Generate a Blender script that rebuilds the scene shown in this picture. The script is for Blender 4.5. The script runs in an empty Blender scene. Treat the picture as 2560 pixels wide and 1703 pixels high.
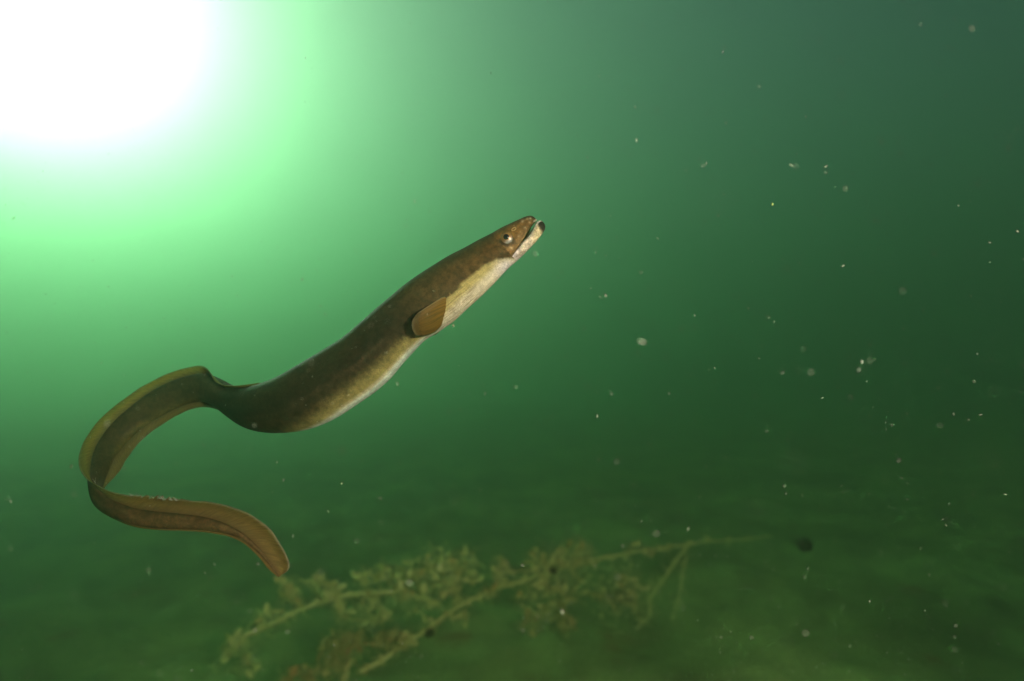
import bpy, bmesh, math, random
import numpy as np
from mathutils import Vector, Matrix, noise as mnoise

S = bpy.context.scene
COL = S.collection
random.seed(7)
rng = np.random.default_rng(11)

# ------------------------------------------------------------------ camera
HF = math.tan(math.radians(40.0))          # half of an 80 degree field
PITCH = math.radians(3.0)
CAM_Z = 0.87
cam = bpy.data.cameras.new('camera')
cam_o = bpy.data.objects.new('camera', cam)
COL.objects.link(cam_o)
cam.sensor_width = 36.0
cam.lens = 18.0 / HF
cam.clip_start = 0.01
cam.clip_end = 300.0
cam.dof.use_dof = True
cam.dof.focus_distance = 0.595
cam.dof.aperture_fstop = 2.6
cam_o.location = (0, 0, CAM_Z)
cam_o.rotation_euler = (math.radians(90) + PITCH, 0, 0)
S.camera = cam_o

# ------------------------------------------------------------------ daylight
SUN_EL = math.radians(26.0)
SUN_AZ = math.radians(-39.0)
world = bpy.data.worlds.new('World')
S.world = world
world.use_nodes = True
wnt = world.node_tree
sky = wnt.nodes.new('ShaderNodeTexSky')
sky.sky_type = 'NISHITA'
sky.sun_disc = False
sky.sun_elevation = SUN_EL
sky.sun_rotation = SUN_AZ
wnt.links.new(sky.outputs[0], wnt.nodes['Background'].inputs[0])
wnt.nodes['Background'].inputs[1].default_value = 0.05
sun = bpy.data.lights.new('sun', 'SUN')
sun.energy = 4.0
sun.angle = math.radians(0.5)
sun.color = (1.0, 0.92, 0.94)
sun_o = bpy.data.objects.new('sun', sun)
COL.objects.link(sun_o)
sd = Vector((math.sin(SUN_AZ) * math.cos(SUN_EL), math.cos(SUN_AZ) * math.cos(SUN_EL), math.sin(SUN_EL)))
sun_o.rotation_euler = sd.to_track_quat('Z', 'Y').to_euler()

# the diver's strobe, a real lamp on its arm to the right of the camera: it casts the
# fin's shadow on the eel and lights the drifting flecks
strobe = bpy.data.lights.new('strobe', 'SPOT')
strobe.energy = 120.0
strobe.spot_size = math.radians(86)
strobe.spot_blend = 0.9
strobe.shadow_soft_size = 0.035
strobe.color = (1.0, 0.86, 0.70)
strobe_o = bpy.data.objects.new('strobe', strobe)
COL.objects.link(strobe_o)
strobe_o.location = (0.45, -0.30, CAM_Z + 0.12)
aim = Vector((-0.02, 1.30, CAM_Z - 0.55)) - Vector(strobe_o.location)
strobe_o.rotation_euler = (-aim).to_track_quat('Z', 'Y').to_euler()

S.view_settings.view_transform = 'Standard'
S.view_settings.look = 'None'
S.view_settings.exposure = -0.2
S.view_settings.gamma = 1.0
S.view_settings.use_curve_mapping = False
S.cycles.volume_bounces = 4
S.cycles.max_bounces = 10
S.cycles.sample_clamp_indirect = 10.0
S.cycles.use_denoising = True


# ------------------------------------------------------------------ helpers
_cp, _sp = math.cos(PITCH), math.sin(PITCH)


def at(x, y, d):
    """Point of the place seen at photograph pixel x, y (2560 wide), d metres ahead."""
    X = (x - 1280.0) / 1280.0 * HF * d
    Z = -(y - 851.5) / 1280.0 * HF * d
    return np.array((X, d * _cp - Z * _sp, CAM_Z + d * _sp + Z * _cp))


def pix(p):
    """Inverse of at(): arrays of points to pixel coordinates."""
    q = np.asarray(p) - np.array((0, 0, CAM_Z))
    d = q[..., 1] * _cp + q[..., 2] * _sp
    Z = -q[..., 1] * _sp + q[..., 2] * _cp
    return np.stack((1280 + q[..., 0] / d / HF * 1280, 851.5 - Z / d / HF * 1280, d), -1)


def nrm(a):
    return a / np.maximum(np.linalg.norm(a, axis=-1, keepdims=True), 1e-12)


def spline(P, n_per=None, step=None):
    """Catmull-Rom through the rows of P (any columns); returns samples and their station parameter."""
    P = np.asarray(P, float)
    n = len(P)
    ext = np.vstack((2 * P[0] - P[1], P, 2 * P[-1] - P[-2]))
    out, par = [], []
    for i in range(n - 1):
        p0, p1, p2, p3 = ext[i:i + 4]
        k = n_per if step is None else max(2, int(np.linalg.norm((p2 - p1)[:2]) / step))
        for j in range(k):
            t = j / k
            out.append(0.5 * (2 * p1 + (p2 - p0) * t + (2 * p0 - 5 * p1 + 4 * p2 - p3) * t * t + (3 * p1 - p0 - 3 * p2 + p3) * t ** 3))
            par.append(i + t)
    out.append(P[-1]); par.append(n - 1.0)
    return np.array(out), np.array(par)


def tag(o, label=None, cat=None, group=None, kind=None):
    if label: o['label'] = label
    if cat: o['category'] = cat
    if group: o['group'] = group
    if kind: o['kind'] = kind
    return o


def link(name, me, mat=None, parent=None, smooth=True):
    if mat is not None and not me.materials:
        me.materials.append(mat)
    if smooth:
        me.polygons.foreach_set('use_smooth', [True] * len(me.polygons))
    o = bpy.data.objects.new(name, me)
    COL.objects.link(o)
    if parent is not None:
        o.parent = parent
        o.matrix_parent_inverse = Matrix.Translation(parent.location).inverted() if parent.type == 'EMPTY' else Matrix()
    return o


def mesh(name, V, F):
    me = bpy.data.meshes.new(name)
    me.from_pydata([tuple(v) for v in V], [], [tuple(f) for f in F])
    me.update()
    return me


def fattr(me, name, vals):
    a = me.attributes.new(name, 'FLOAT', 'POINT')
    a.data.foreach_set('value', np.asarray(vals, np.float32).ravel())


def cattr(me, name, vals):
    a = me.attributes.new(name, 'FLOAT_COLOR', 'POINT')
    v = np.ones((len(vals), 4), np.float32)
    v[:, :3] = vals
    a.data.foreach_set('color', v.ravel())


def empty(name, loc):
    o = bpy.data.objects.new(name, None)
    o.empty_display_size = 0.02
    COL.objects.link(o)
    o.location = loc
    return o


class NT:
    """Small node-tree writer."""

    def __init__(s, name):
        s.m = bpy.data.materials.new(name)
        s.m.use_nodes = True
        s.t = s.m.node_tree
        s.t.nodes.clear()
        s.out = s.t.nodes.new('ShaderNodeOutputMaterial')

    def n(s, typ, ins=None, **kw):
        nd = s.t.nodes.new(typ)
        for k, v in kw.items():
            setattr(nd, k, v)
        for k, v in (ins or {}).items():
            if isinstance(v, bpy.types.NodeSocket):
                s.t.links.new(v, nd.inputs[k])
            else:
                nd.inputs[k].default_value = v
        return nd

    def attr(s, name, out='Fac'):
        return s.n('ShaderNodeAttribute', attribute_name=name).outputs[out]

    def math(s, op, a, b=0.0):
        return s.n('ShaderNodeMath', {0: a, 1: b}, operation=op).outputs[0]

    def ramp(s, fac, stops):
        r = s.n('ShaderNodeValToRGB', {0: fac})
        e = r.color_ramp.elements
        while len(e) < len(stops):
            e.new(0.5)
        for el, (p, c) in zip(e, stops):
            el.position = p
            el.color = (*c, 1) if len(c) == 3 else c
        return r.outputs[0]

    def mix(s, fac, a, b, mode='MIX'):
        m = s.n('ShaderNodeMix', data_type='RGBA', blend_type=mode)
        for i, v in ((0, fac), (6, a), (7, b)):
            if isinstance(v, bpy.types.NodeSocket):
                s.t.links.new(v, m.inputs[i])
            elif i == 0:
                m.inputs[0].default_value = v
            else:
                m.inputs[i].default_value = (*v, 1)
        return m.outputs[2]

    def noise(s, scale, detail=4, rough=0.55, vec=None, out='Fac'):
        ins = {'Scale': scale, 'Detail': detail, 'Roughness': rough}
        if vec is not None:
            ins['Vector'] = vec
        return s.n('ShaderNodeTexNoise', ins).outputs[out]

    def pos(s):
        return s.n('ShaderNodeNewGeometry').outputs['Position']

    def done(s, shader, socket='Surface'):
        s.t.links.new(shader, s.out.inputs[socket])
        return s.m


def smooth01(x):
    x = np.clip(x, 0, 1)
    return x * x * (3 - 2 * x)


def fbm(p, sc, oct=4):
    return mnoise.fractal(Vector(p) * sc, 1.0, 2.0, oct)


# ------------------------------------------------------------------ seabed
def bed_height(x, y):
    x, y = x / 1.4, y / 1.4
    h = 0.035 * mnoise.noise(Vector((x * 1.3, y * 1.3, 0.3))) + 0.02 * mnoise.noise(Vector((x * 4.1, y * 4.1, 1.7)))
    h += 0.010 * mnoise.noise(Vector((x * 11, y * 11, 4.2))) + 0.005 * mnoise.noise(Vector((x * 27, y * 27, 9.2)))
    return 1.4 * h


def build_seabed():
    def axis(near, step, far, grow):
        a = list(np.arange(0, near, step))
        s = step
        while a[-1] < far:
            s *= grow
            a.append(min(far, a[-1] + s))
        return a
    px = axis(3.8, 0.04, 38, 1.18)
    xs = [-v for v in px[:0:-1]] + px
    ys = [-v for v in axis(0.8, 0.2, 38, 1.4)[:0:-1]] + axis(6.0, 0.04, 38, 1.18)
    V = [(x, y, bed_height(x, y)) for y in ys for x in xs]
    n = len(xs)
    F = [(j * n + i, j * n + i + 1, (j + 1) * n + i + 1, (j + 1) * n + i) for j in range(len(ys) - 1) for i in range(n - 1)]
    m = NT('silt')
    p = m.pos()
    big = m.noise(1.7, 4, 0.6, p)
    mid = m.noise(7, 5, 0.6, p)
    fine = m.noise(50, 4, 0.6, p)
    c = m.ramp(big, [(0.30, (0.12, 0.15, 0.046)), (0.47, (0.20, 0.26, 0.075)), (0.64, (0.30, 0.39, 0.115)), (0.80, (0.25, 0.29, 0.09))])
    c = m.mix(m.ramp(mid, [(0.24, (0.35, 0.35, 0.35)), (0.58, (1, 1, 1))]), (0.06, 0.06, 0.022), c)
    red = m.noise(3.6, 3, 0.6, m.n('ShaderNodeVectorMath', {0: p, 1: (3.1, 7.7, 0)}, operation='ADD').outputs[0])
    c = m.mix(m.ramp(red, [(0.60, (0, 0, 0)), (0.70, (0.7, 0.7, 0.7))]), c, (0.16, 0.055, 0.02))
    c = m.mix(0.35, c, m.ramp(fine, [(0.3, (0.2, 0.2, 0.2)), (0.7, (1.0, 1.0, 1.0))]), 'MULTIPLY')
    bmp = m.n('ShaderNodeBump', {'Height': fine, 'Strength': 0.6, 'Distance': 0.01}).outputs[0]
    mat = m.done(m.n('ShaderNodeBsdfPrincipled', {'Base Color': c, 'Roughness': 0.95, 'Specular IOR Level': 0.1, 'Normal': bmp}).outputs[0])
    o = link('seabed', mesh('seabed', V, F), mat)
    tag(o, 'murky silty lake bed with dark weedy patches', kind='structure')


build_seabed()


# ------------------------------------------------------------------ the water itself
def build_water():
    R, top, bot = 40.0, CAM_Z + 6.4, -1.2
    x0, x1 = -R, R
    V = [(x, y, z) for z in (bot, top) for y in (x0, x1) for x in (x0, x1)]
    F = [(0, 2, 3, 1), (4, 5, 7, 6), (0, 1, 5, 4), (2, 6, 7, 3), (0, 4, 6, 2), (1, 3, 7, 5)]
    m = NT('green_lake_water')
    pv = m.n('ShaderNodeVolumePrincipled', {'Color': (1, 1, 1, 1), 'Density': 0.105, 'Anisotropy': 0.893})
    ab = (0.106, 0.043, 0.092)
    mx = max(ab)
    va = m.n('ShaderNodeVolumeAbsorption', {'Density': mx, 'Color': (*[1 - a / mx for a in ab], 1)})
    # green algae scatter light more widely than the coarse pale silt does
    algae = m.n('ShaderNodeVolumeScatter', {'Color': (.16, 1.0, .36, 1), 'Density': 0.048, 'Anisotropy': 0.845})
    a1 = m.n('ShaderNodeAddShader', {0: pv.outputs[0], 1: va.outputs[0]})
    ad = m.n('ShaderNodeAddShader', {0: a1.outputs[0], 1: algae.outputs[0]})
    m.done(ad.outputs[0], 'Volume')
    o = link('haze', mesh('haze', V, F), m.m, smooth=False)
    tag(o, 'green cloudy lake water filling the whole place', kind='stuff')


build_water()

# ------------------------------------------------------------------ the eel
# stations from the corner of the mouth to the tail: top pixel, bottom pixel, distance ahead,
# (distance of top minus bottom)/2, half thickness in pixels, dorsal fin px, lean of the fin, anal fin px, belly line, softness
ST = [
    # Ux   Uy    Lx   Ly    d     dz     w   df lean af  fb    fs
    (1230, 583, 1292, 653, .594, 0,     37,  0,  0,  0, .90, .05),
    (1198, 599, 1268, 674, .596, 0,     42,  0,  0,  0, .66, .06),
    (1162, 619, 1240, 704, .598, 0,     46,  0,  0,  0, .60, .05),
    (1125, 638, 1206, 738, .600, 0,     51,  0,  0,  0, .62, .05),
    (1089, 660, 1172, 769, .600, 0,     56,  0,  0,  0, .65, .05),
    (1050, 685, 1135, 803, .600, 0,     60,  0,  0,  0, .69, .06),
    (1013, 711, 1098, 829, .600, 0,     61,  0,  0,  0, .80, .08),
    (979,  739.5, 1062, 852, .600, 0,     60,  0,  0,  0, .86, .10),
    (945,  768, 1035, 879, .600, 0,     60,  0,  0,  0, .78, .24),
    (905,  803, 1006, 911, .600, 0,     61,  0,  0,  0, .78, .38),
    (860,  841, 974,  949, .600, 0,     64,  0,  0,  0, .75, .36),
    (815,  870, 936,  982, .600, 0,     67,  0,  0,  0, .76, .38),
    (765,  900, 890, 1014, .600, 0,     68,  0,  0,  0, .78, .38),
    (715,  929, 835, 1049, .601, 0,     66,  0,  0,  0, .82, .36),
    (675,  949, 775, 1072, .606, 0,     60,  0,  0,  0, .87, .3),
    (636,  962, 708, 1079, .615, -.001, 52,  4, 30,  3, .97, .20),
    (600,  970, 650, 1071, .630, -.003, 44, 15, 48,  6, 1.15, .2),
    (567,  968, 603, 1046, .650, -.003, 36, 21, 40, 10, 1.3, .2),
    (536,  946, 554, 1020, .664, -.001, 30, 21, 14, 10, 1.3, .2),
    (506,  934, 514, 1005, .674, 0,     26, 19,  4, 14, 1.3, .2),
    (464,  941, 479, 1008, .679, 0,     23, 20,  0, 15, 1.3, .2),
    (420,  957, 443, 1021, .680, 0,     21, 21,  0, 17, 1.3, .2),
    (372,  983, 402, 1042, .678, 0,     20, 23,  0, 19, 1.3, .2),
    (330, 1015, 368, 1062, .673, 0,     19, 26,  0, 21, 1.3, .2),
    (290, 1050, 334, 1090, .665, 0,     18, 29,  0, 23, 1.3, .2),
    (258, 1087, 307, 1118, .654, -.001, 17, 29,  0, 25, 1.3, .2),
    (236, 1125, 286, 1146, .640, -.003, 16, 28,  0, 25, 1.3, .2),
    (226, 1163, 270, 1178, .622, -.008, 15, 26,  0, 22, 1.3, .2),
    (226, 1194, 252, 1216, .605, -.011, 14, 22,  0, 16, 1.3, .2),
    (238, 1216, 244, 1256, .592, -.009, 14, 20,  0, 10, 1.3, .2),
    (262, 1237, 262, 1280, .584, -.005, 14, 20,  0,  6, 1.3, .2),
    (295, 1255, 293, 1296, .578, -.002, 14, 26,  0,  6, 1.3, .2),
    (340, 1271, 336, 1312, .574, 0,     13, 34,  0,  5, 1.3, .2),
    (395, 1279, 391, 1321, .571, 0,     12, 37,  0,  4, 1.3, .2),
    (450, 1284, 447, 1323, .568, 0,     11, 35,  0,  4, 1.3, .2),
    (508, 1292, 503, 1325, .566, 0,     10, 38,  0,  5, 1.3, .2),
    (555, 1305, 547, 1330, .563, 0,      9, 42,  0,  6, 1.3, .2),
    (592, 1323, 583, 1339, .560, 0,      7, 46,  0,  6, 1.3, .2),
    (625, 1347, 616, 1356, .558, 0,      6, 48,  0,  6, 1.3, .2),
    (655, 1379, 648, 1384, .556, 0,    4.5, 44,  0,  7, 1.3, .2),
    (679, 1410, 674, 1413, .554, 0,      3, 38,  0, 8, 1.3, .2),
    (690, 1427, 686, 1429, .5535, 0,   1.6,  24,  0,  5, 1.3, .2),
    (698, 1441, 697, 1442, .553, 0,    .5,  3,  0,  1, 1.3, .2),
]
NS = 54            # verts round a ring
JA = 20            # ring index of the lips (133 degrees from the back)


def build_eel():
    A, par = spline(ST, step=3.4)
    U = np.array([at(r[0], r[1], r[4] + r[5]) for r in A])
    L = np.array([at(r[2], r[3], r[4] - r[5]) for r in A])
    C = (U + L) / 2
    D = nrm(U - L)
    H = np.linalg.norm(U - L, axis=1) / 2
    sc = A[:, 4] * HF / 1280
    Wd = A[:, 6] * sc
    T = nrm(np.gradient(C, axis=0))
    for _ in range(3):
        T[1:-1] = nrm(T[:-2] + 2 * T[1:-1] + T[2:])
    N = nrm(np.cross(-T, D))
    M = len(A)
    phi = np.arange(NS) * 2 * math.pi / NS
    ca, sa = np.cos(phi), np.sin(phi)
    ring = C[:, None] + D[:, None] * (H[:, None] * ca)[..., None] + N[:, None] * (Wd[:, None] * np.sign(sa) * np.abs(sa) ** 0.9)[..., None]
    V = list(ring.reshape(-1, 3))
    mir = lambda k: k if k <= NS // 2 else NS - k
    # per-vertex station, side angle and the pixel of its twin on the near side
    near = pix(ring)[:, [mir(k) for k in range(NS)]].reshape(-1, 3)
    ustn = list(np.repeat(par, NS))
    vang = list(np.tile([mir(k) / (NS / 2) for k in range(NS)], M))
    vfrac = list(np.tile((1 - ca) / 2, M))
    kind = [0] * len(V)            # 0 skin, 1 upper jaw, 2 lower jaw, 3 inside of the mouth
    F = []
    for i in range(M - 1):
        for k in range(NS):
            k2 = (k + 1) % NS
            F.append((i * NS + k, i * NS + k2, (i + 1) * NS + k2, (i + 1) * NS + k))
    V.append(C[-1] + T[-1] * 0.001)
    ustn.append(par[-1]); vang.append(.5); vfrac.append(.5); kind.append(0)
    near = np.vstack((near, pix(V[-1])[None]))
    for k in range(NS):
        F.append(((M - 1) * NS + k, (M - 1) * NS + (k + 1) % NS, M * NS))
    near = list(near)

    # --- the head in front of the mouth corner
    KP = 7
    c_l, c_r = JA, NS - JA         # lips at the corner ring, near and far side
    mid0 = len(V)
    for q in range(KP):
        t = (q + 1) / (KP + 1)
        V.append(np.array(V[c_l]) * (1 - t) + np.array(V[c_r]) * t)
        ustn.append(0); vang.append(.7); vfrac.append(.8); kind.append(3); near.append(pix(V[-1]))

    def jaw(stn, upper):
        nonlocal V
        rows, _ = spline(stn, step=2.6)
        # first row is the corner ring itself
        if upper:
            outer0 = [k % NS for k in range(-JA, JA + 1)]        # far lip, over the top, to the near lip
            inner0 = [mid0 + q for q in range(KP)]
        else:
            outer0 = list(range(JA, NS - JA + 1))                # near lip, under the chin, to the far lip
            inner0 = [mid0 + q for q in range(KP)][::-1]
        prev = outer0 + inner0
        n_o = len(outer0)
        ax0 = T[0]
        for r in rows[1:]:
            ux, uy, lx, ly, d, w, pm = r
            a, b = at(ux, uy, d), at(lx, ly, d)
            dd = nrm(a - b)
            hh = np.linalg.norm(a - b)
            s_ = d * HF / 1280
            pm = math.radians(pm)
            if upper:
                he = hh / (1 - math.cos(pm)); cc = a - dd * he
                ang = np.linspace(-pm, pm, n_o)
            else:
                he = hh / (1 + math.cos(pm)); cc = b + dd * he
                ang = np.linspace(pm, 2 * math.pi - pm, n_o)
            fw = -ax0 - dd * np.dot(-ax0, dd)
            nn = nrm(np.cross(nrm(fw), dd))
            base = len(V)
            pts = [cc + dd * he * math.cos(x) + nn * w * s_ * math.copysign(abs(math.sin(x)) ** 0.9, math.sin(x)) for x in ang]
            nears = [cc + dd * he * math.cos(x) + nn * w * s_ * abs(math.sin(x)) ** 0.9 for x in ang]
            p_a, p_b = pts[-1], pts[0]
            for q in range(KP):
                t = (q + 1) / (KP + 1)
                vault = (0.16 if upper else 0.42) * hh * math.sin(math.pi * t) ** 0.7
                pts.append(p_a * (1 - t) + p_b * t + dd * vault)
                nears.append(pts[-1])
            for j, (p, q_) in enumerate(zip(pts, nears)):
                V.append(p)
                ustn.append(-1.0); near.append(pix(q_))
                x = abs(ang[j]) if j < n_o else math.pi / 2
                x = x if x <= math.pi else 2 * math.pi - x
                vang.append(x / math.pi); vfrac.append((1 - math.cos(x)) / 2)
                kind.append((1 if upper else 2) if j < n_o else (4 if upper else 3))
            cur = list(range(base, base + len(pts)))
            m_ = len(cur)
            for j in range(m_):
                j2 = (j + 1) % m_
                F.append((prev[j], cur[j], cur[j2], prev[j2]))
            prev = cur
        tip = np.mean([V[j] for j in prev], axis=0)
        V.append(tip)
        ustn.append(-1); vang.append(.5); vfrac.append(.5); kind.append(1 if upper else 2); near.append(pix(tip))
        for j in range(len(prev)):
            F.append((prev[j], len(V) - 1, prev[(j + 1) % len(prev)]))

    d0 = .594
    jaw([(1230, 583, 1283, 643, d0, 37, 133.3), (1252, 570, 1298, 623, d0 - .001, 33, 122), (1274, 559.5, 1309.5, 606, d0 - .002, 28.5, 112),
         (1295, 550, 1319.5, 586, d0 - .003, 24, 104), (1312, 542.5, 1326, 568.5, d0 - .004, 19, 98), (1325, 539.5, 1333.5, 559, d0 - .004, 14, 95),
         (1333, 541.5, 1337.5, 556, d0 - .004, 9.5, 92), (1338, 545.5, 1340, 553, d0 - .004, 5, 90), (1340, 548.5, 1340.5, 550.5, d0 - .004, 1.5, 90)], True)
    jaw([(1283, 643, 1292, 653, d0, 37, 133.3), (1297.5, 625, 1309, 637, d0 - .001, 32, 118), (1314, 606.5, 1325.5, 620, d0 - .002, 27, 106),
         (1329, 590, 1342, 602.5, d0 - .003, 22, 98), (1338, 576.5, 1354, 587.5, d0 - .004, 18, 92), (1344.5, 565, 1361.5, 576, d0 - .004, 13.5, 88),
         (1349, 558, 1363.5, 568, d0 - .004, 9, 86), (1353.5, 554.5, 1362.5, 562, d0 - .004, 5, 86), (1357, 554.5, 1360.5, 558, d0 - .004, 1.5, 86)], False)

    V = np.array(V); near = np.array(near)
    ustn = np.array(ustn); vang = np.array(vang); vfrac = np.array(vfrac); kind = np.array(kind)

    # eye masks: the socket groove is shown in the colour only
    EX, EY, ER = 1267.3, 595.8, 15.6
    re = np.hypot(near[:, 0] - EX, near[:, 1] - EY)
    side = np.abs(np.sin(vang * math.pi)) > 0.3

    # --- pigment, with some shade painted in
    nz = np.array([fbm(p, 120, 4) for p in V]); nz2 = np.array([fbm(p, 420, 3) for p in V]); nz3 = np.array([fbm(p, 45, 3) for p in V])
    X, Y = near[:, 0], near[:, 1]
    fb = np.interp(ustn, range(len(ST)), [s[10] for s in ST])
    fs = np.interp(ustn, range(len(ST)), [s[11] for s in ST])
    back = np.array((.046, .036, .014)); flank = np.array((.052, .034, .013)); deep = np.array((.018, .013, .007))
    lerp = lambda a, b, t: a + (b - a) * t[:, None]
    col = lerp(np.tile(back, (len(V), 1)), flank, smooth01((vang - .15) / .3))
    # mid-flank on the trunk painted darker for light falloff, warmer brown on the head
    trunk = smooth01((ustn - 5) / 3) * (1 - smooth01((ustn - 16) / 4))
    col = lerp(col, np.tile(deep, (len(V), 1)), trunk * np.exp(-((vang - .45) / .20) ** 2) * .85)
    headw = (1 - smooth01((ustn - 1) / 6))
    col = lerp(col, np.tile((.078, .041, .012), (len(V), 1)), headw * smooth01((vang - .18) / .25) * (.45 + .5 * nz3.clip(-1, 1) * .8 + .15).clip(0, 1))
    col *= (1 + .30 * nz + .22 * nz2)[:, None]
    # tail: olive, then warm brown towards the tip
    tail = smooth01((ustn - 15) / 4)
    olive = np.array((.052, .037, .014)); warm = np.array((.090, .054, .021))
    wt = smooth01((ustn - 27) / 7)
    tcol = olive * (1 - wt[:, None]) + warm * wt[:, None]
    tcol = tcol * (1 + .35 * nz[:, None])
    tcol = lerp(tcol, tcol * .5, np.exp(-((vang - .06) / .16) ** 2) * wt)  # shadow line along the dorsal fin base, painted into the skin colour
    tcol = lerp(tcol, tcol * np.array((1.7, 1.9, 1.3)), smooth01((vang - .62) / .25) * (1 - wt))
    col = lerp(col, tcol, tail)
    # belly
    t = smooth01((vfrac + .022 * nz + .018 * nz2 - fb) / fs + .5)
    t *= 1 - smooth01((ustn - 14.5) / 2.0)
    gold = np.array((.33, .275, .10)); cream = np.array((.52, .46, .33)); lilac = np.array((.50, .45, .44)); white = np.array((.38, .44, .36))
    deepb = smooth01((vfrac - fb) / np.maximum(.99 - fb, .06))
    hd = 1 - smooth01((ustn - 4.5) / 3)
    g = gold * (1 - .6 * (1 - hd))[:, None] + np.array((.11, .10, .026)) * (.6 * (1 - hd))[:, None]
    pale = lerp(g, np.tile(cream, (len(V), 1)), smooth01((deepb - .22) / .5) * hd + smooth01((deepb - .55) / .5) * (1 - hd))
    pale = lerp(pale, np.tile(white, (len(V), 1)), smooth01((deepb - .74) / .26) * (1 - hd))
    chin = np.exp(-((X - 1268) / 26) ** 2 - ((Y - 672) / 26) ** 2)
    pale = lerp(pale, np.tile(lilac, (len(V), 1)), chin)
    pale *= (1 + .26 * nz + .22 * nz2)[:, None]
    col = lerp(col, pale, t)
    # upper jaw, snout, lower jaw
    up = kind == 1
    col[up] = (np.array((.115, .062, .018)) * (1 + .25 * nz + .2 * nz2)[:, None])[up]
    tp = smooth01((X - 1300) / 35) * (1 - smooth01((vang - .25) / .2))
    col = np.where(up[:, None], lerp(col, np.tile((.040, .028, .014), (len(V), 1)), tp), col)
    tp2 = (1 - smooth01((vang - .1) / .25))
    col = np.where(up[:, None], lerp(col, np.tile((.055, .042, .02), (len(V), 1)), tp2 * .7), col)
    lipl = up & (vang > .50) & (X < 1318)
    col[lipl] = (np.array((.17, .10, .035)) * (1 + .2 * nz2)[:, None])[lipl]
    lo = kind == 2
    lj = np.tile((.48, .41, .31), (len(V), 1)) * (1 + .15 * nz + .12 * nz2)[:, None]
    lj = lerp(lj, np.tile((.50, .43, .40), (len(V), 1)), (1 - smooth01((X - 1285) / 25)))
    lj = lerp(lj, np.tile((.50, .42, .20), (len(V), 1)), smooth01((X - 1325) / 15) * .6)
    capd = smooth01(((X - 1335) + (567 - Y) * .55 - 5) / 12)
    lj = lerp(lj, np.tile((.022, .018, .013), (len(V), 1)), capd)
    fold = np.exp(-((((Y - 638) - (X - 1296) * -.78) / 2.0) ** 2)) * smooth01((X - 1284) / 6) * (1 - smooth01((X - 1308) / 8))
    lj = lerp(lj, np.tile((.22, .13, .09), (len(V), 1)), fold * .8)
    col = np.where(lo[:, None], lj, col)
    ins = kind == 3
    col[ins] = np.array((.50, .50, .40))
    col[kind == 4] = np.array((.10, .065, .025))
    # socket groove shade painted dark under the eye, pale nostril ring and pores
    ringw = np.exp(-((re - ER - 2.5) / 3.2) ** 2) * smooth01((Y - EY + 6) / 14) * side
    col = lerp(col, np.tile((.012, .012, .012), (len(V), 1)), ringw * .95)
    ring2 = np.exp(-((re - ER - 2) / 3.0) ** 2) * smooth01((EY - Y + 2) / 10) * side
    col = lerp(col, np.tile((.17, .12, .03), (len(V), 1)), ring2 * .6)
    for qx, qy, rr, am in ((1306, 553.5, 2.6, .8), (1312, 569.5, 2.6, .7), (1297, 590.5, 2.2, .55), (1279.5, 621, 2.6, .7), (1302, 580, 1.8, .4), (1326, 546.5, 2.2, .7), (1318, 547, 2, .4), (1324, 556, 2.0, .6)):
        b = np.exp(-((X - qx) ** 2 + (Y - qy) ** 2) / rr ** 2) * side
        col = lerp(col, np.tile((.50, .42, .26), (len(V), 1)), b * am)
    crease = np.exp(-(np.abs((Y - 575) + (X - 1318) * 1.22 ) / 1.6 / 1.5) ** 2) * up * (Y > 565)
    col = lerp(col, np.tile((.05, .025, .008), (len(V), 1)), crease * .8)
    # lateral line: a row of faint pale dots
    ll = np.exp(-((vang - .52) / .012) ** 2) * smooth01((ustn - 7) / 2) * (1 - smooth01((ustn - 16) / 2)) * (.35 + .65 * (np.sin(ustn * 42) > .2))
    col = lerp(col, np.tile((.15, .105, .05), (len(V), 1)), ll * .25)
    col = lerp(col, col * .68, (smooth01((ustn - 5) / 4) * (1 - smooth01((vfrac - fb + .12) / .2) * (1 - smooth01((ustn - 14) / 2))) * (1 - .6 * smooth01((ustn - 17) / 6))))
    col = col.clip(.004, .9)

    me = mesh('eel_body', V, F)
    bm = bmesh.new(); bm.from_mesh(me)
    bmesh.ops.recalc_face_normals(bm, faces=bm.faces)
    bm.to_mesh(me); bm.free()
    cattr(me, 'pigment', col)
    fattr(me, 'stn', ustn); fattr(me, 'vang', vang); fattr(me, 'pale', t * (kind == 0))

    m = NT('eel_skin')
    p = m.pos()
    c = m.attr('pigment', 'Color')
    speck = m.noise(900, 3, .7, p)
    c = m.mix(0.55, c, m.ramp(speck, [(.36, (.4, .4, .4)), (.64, (1.4, 1.4, 1.4))]), 'MULTIPLY')
    blot = m.noise(230, 4, .65, p)
    c = m.mix(m.n('ShaderNodeMapRange', {'Value': m.attr('pale'), 1: .2, 2: .9, 3: .85, 4: .25}).outputs[0], c, m.ramp(blot, [(.38, (.5, .5, .5)), (.62, (1.4, 1.4, 1.4))]), 'MULTIPLY')
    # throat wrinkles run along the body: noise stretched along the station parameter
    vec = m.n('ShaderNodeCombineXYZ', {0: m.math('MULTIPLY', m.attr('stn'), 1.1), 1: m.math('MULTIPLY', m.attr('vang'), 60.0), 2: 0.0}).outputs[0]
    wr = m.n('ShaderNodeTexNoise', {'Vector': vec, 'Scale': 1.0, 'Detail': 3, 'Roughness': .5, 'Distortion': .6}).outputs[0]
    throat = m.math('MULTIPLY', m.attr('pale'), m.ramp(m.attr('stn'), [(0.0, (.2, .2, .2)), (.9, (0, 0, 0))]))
    throat = m.math('MULTIPLY', m.attr('pale'), m.n('ShaderNodeMapRange', {'Value': m.attr('stn'), 1: 2.0, 2: 3.2, 3: 0.0, 4: 1.0}).outputs[0])
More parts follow.
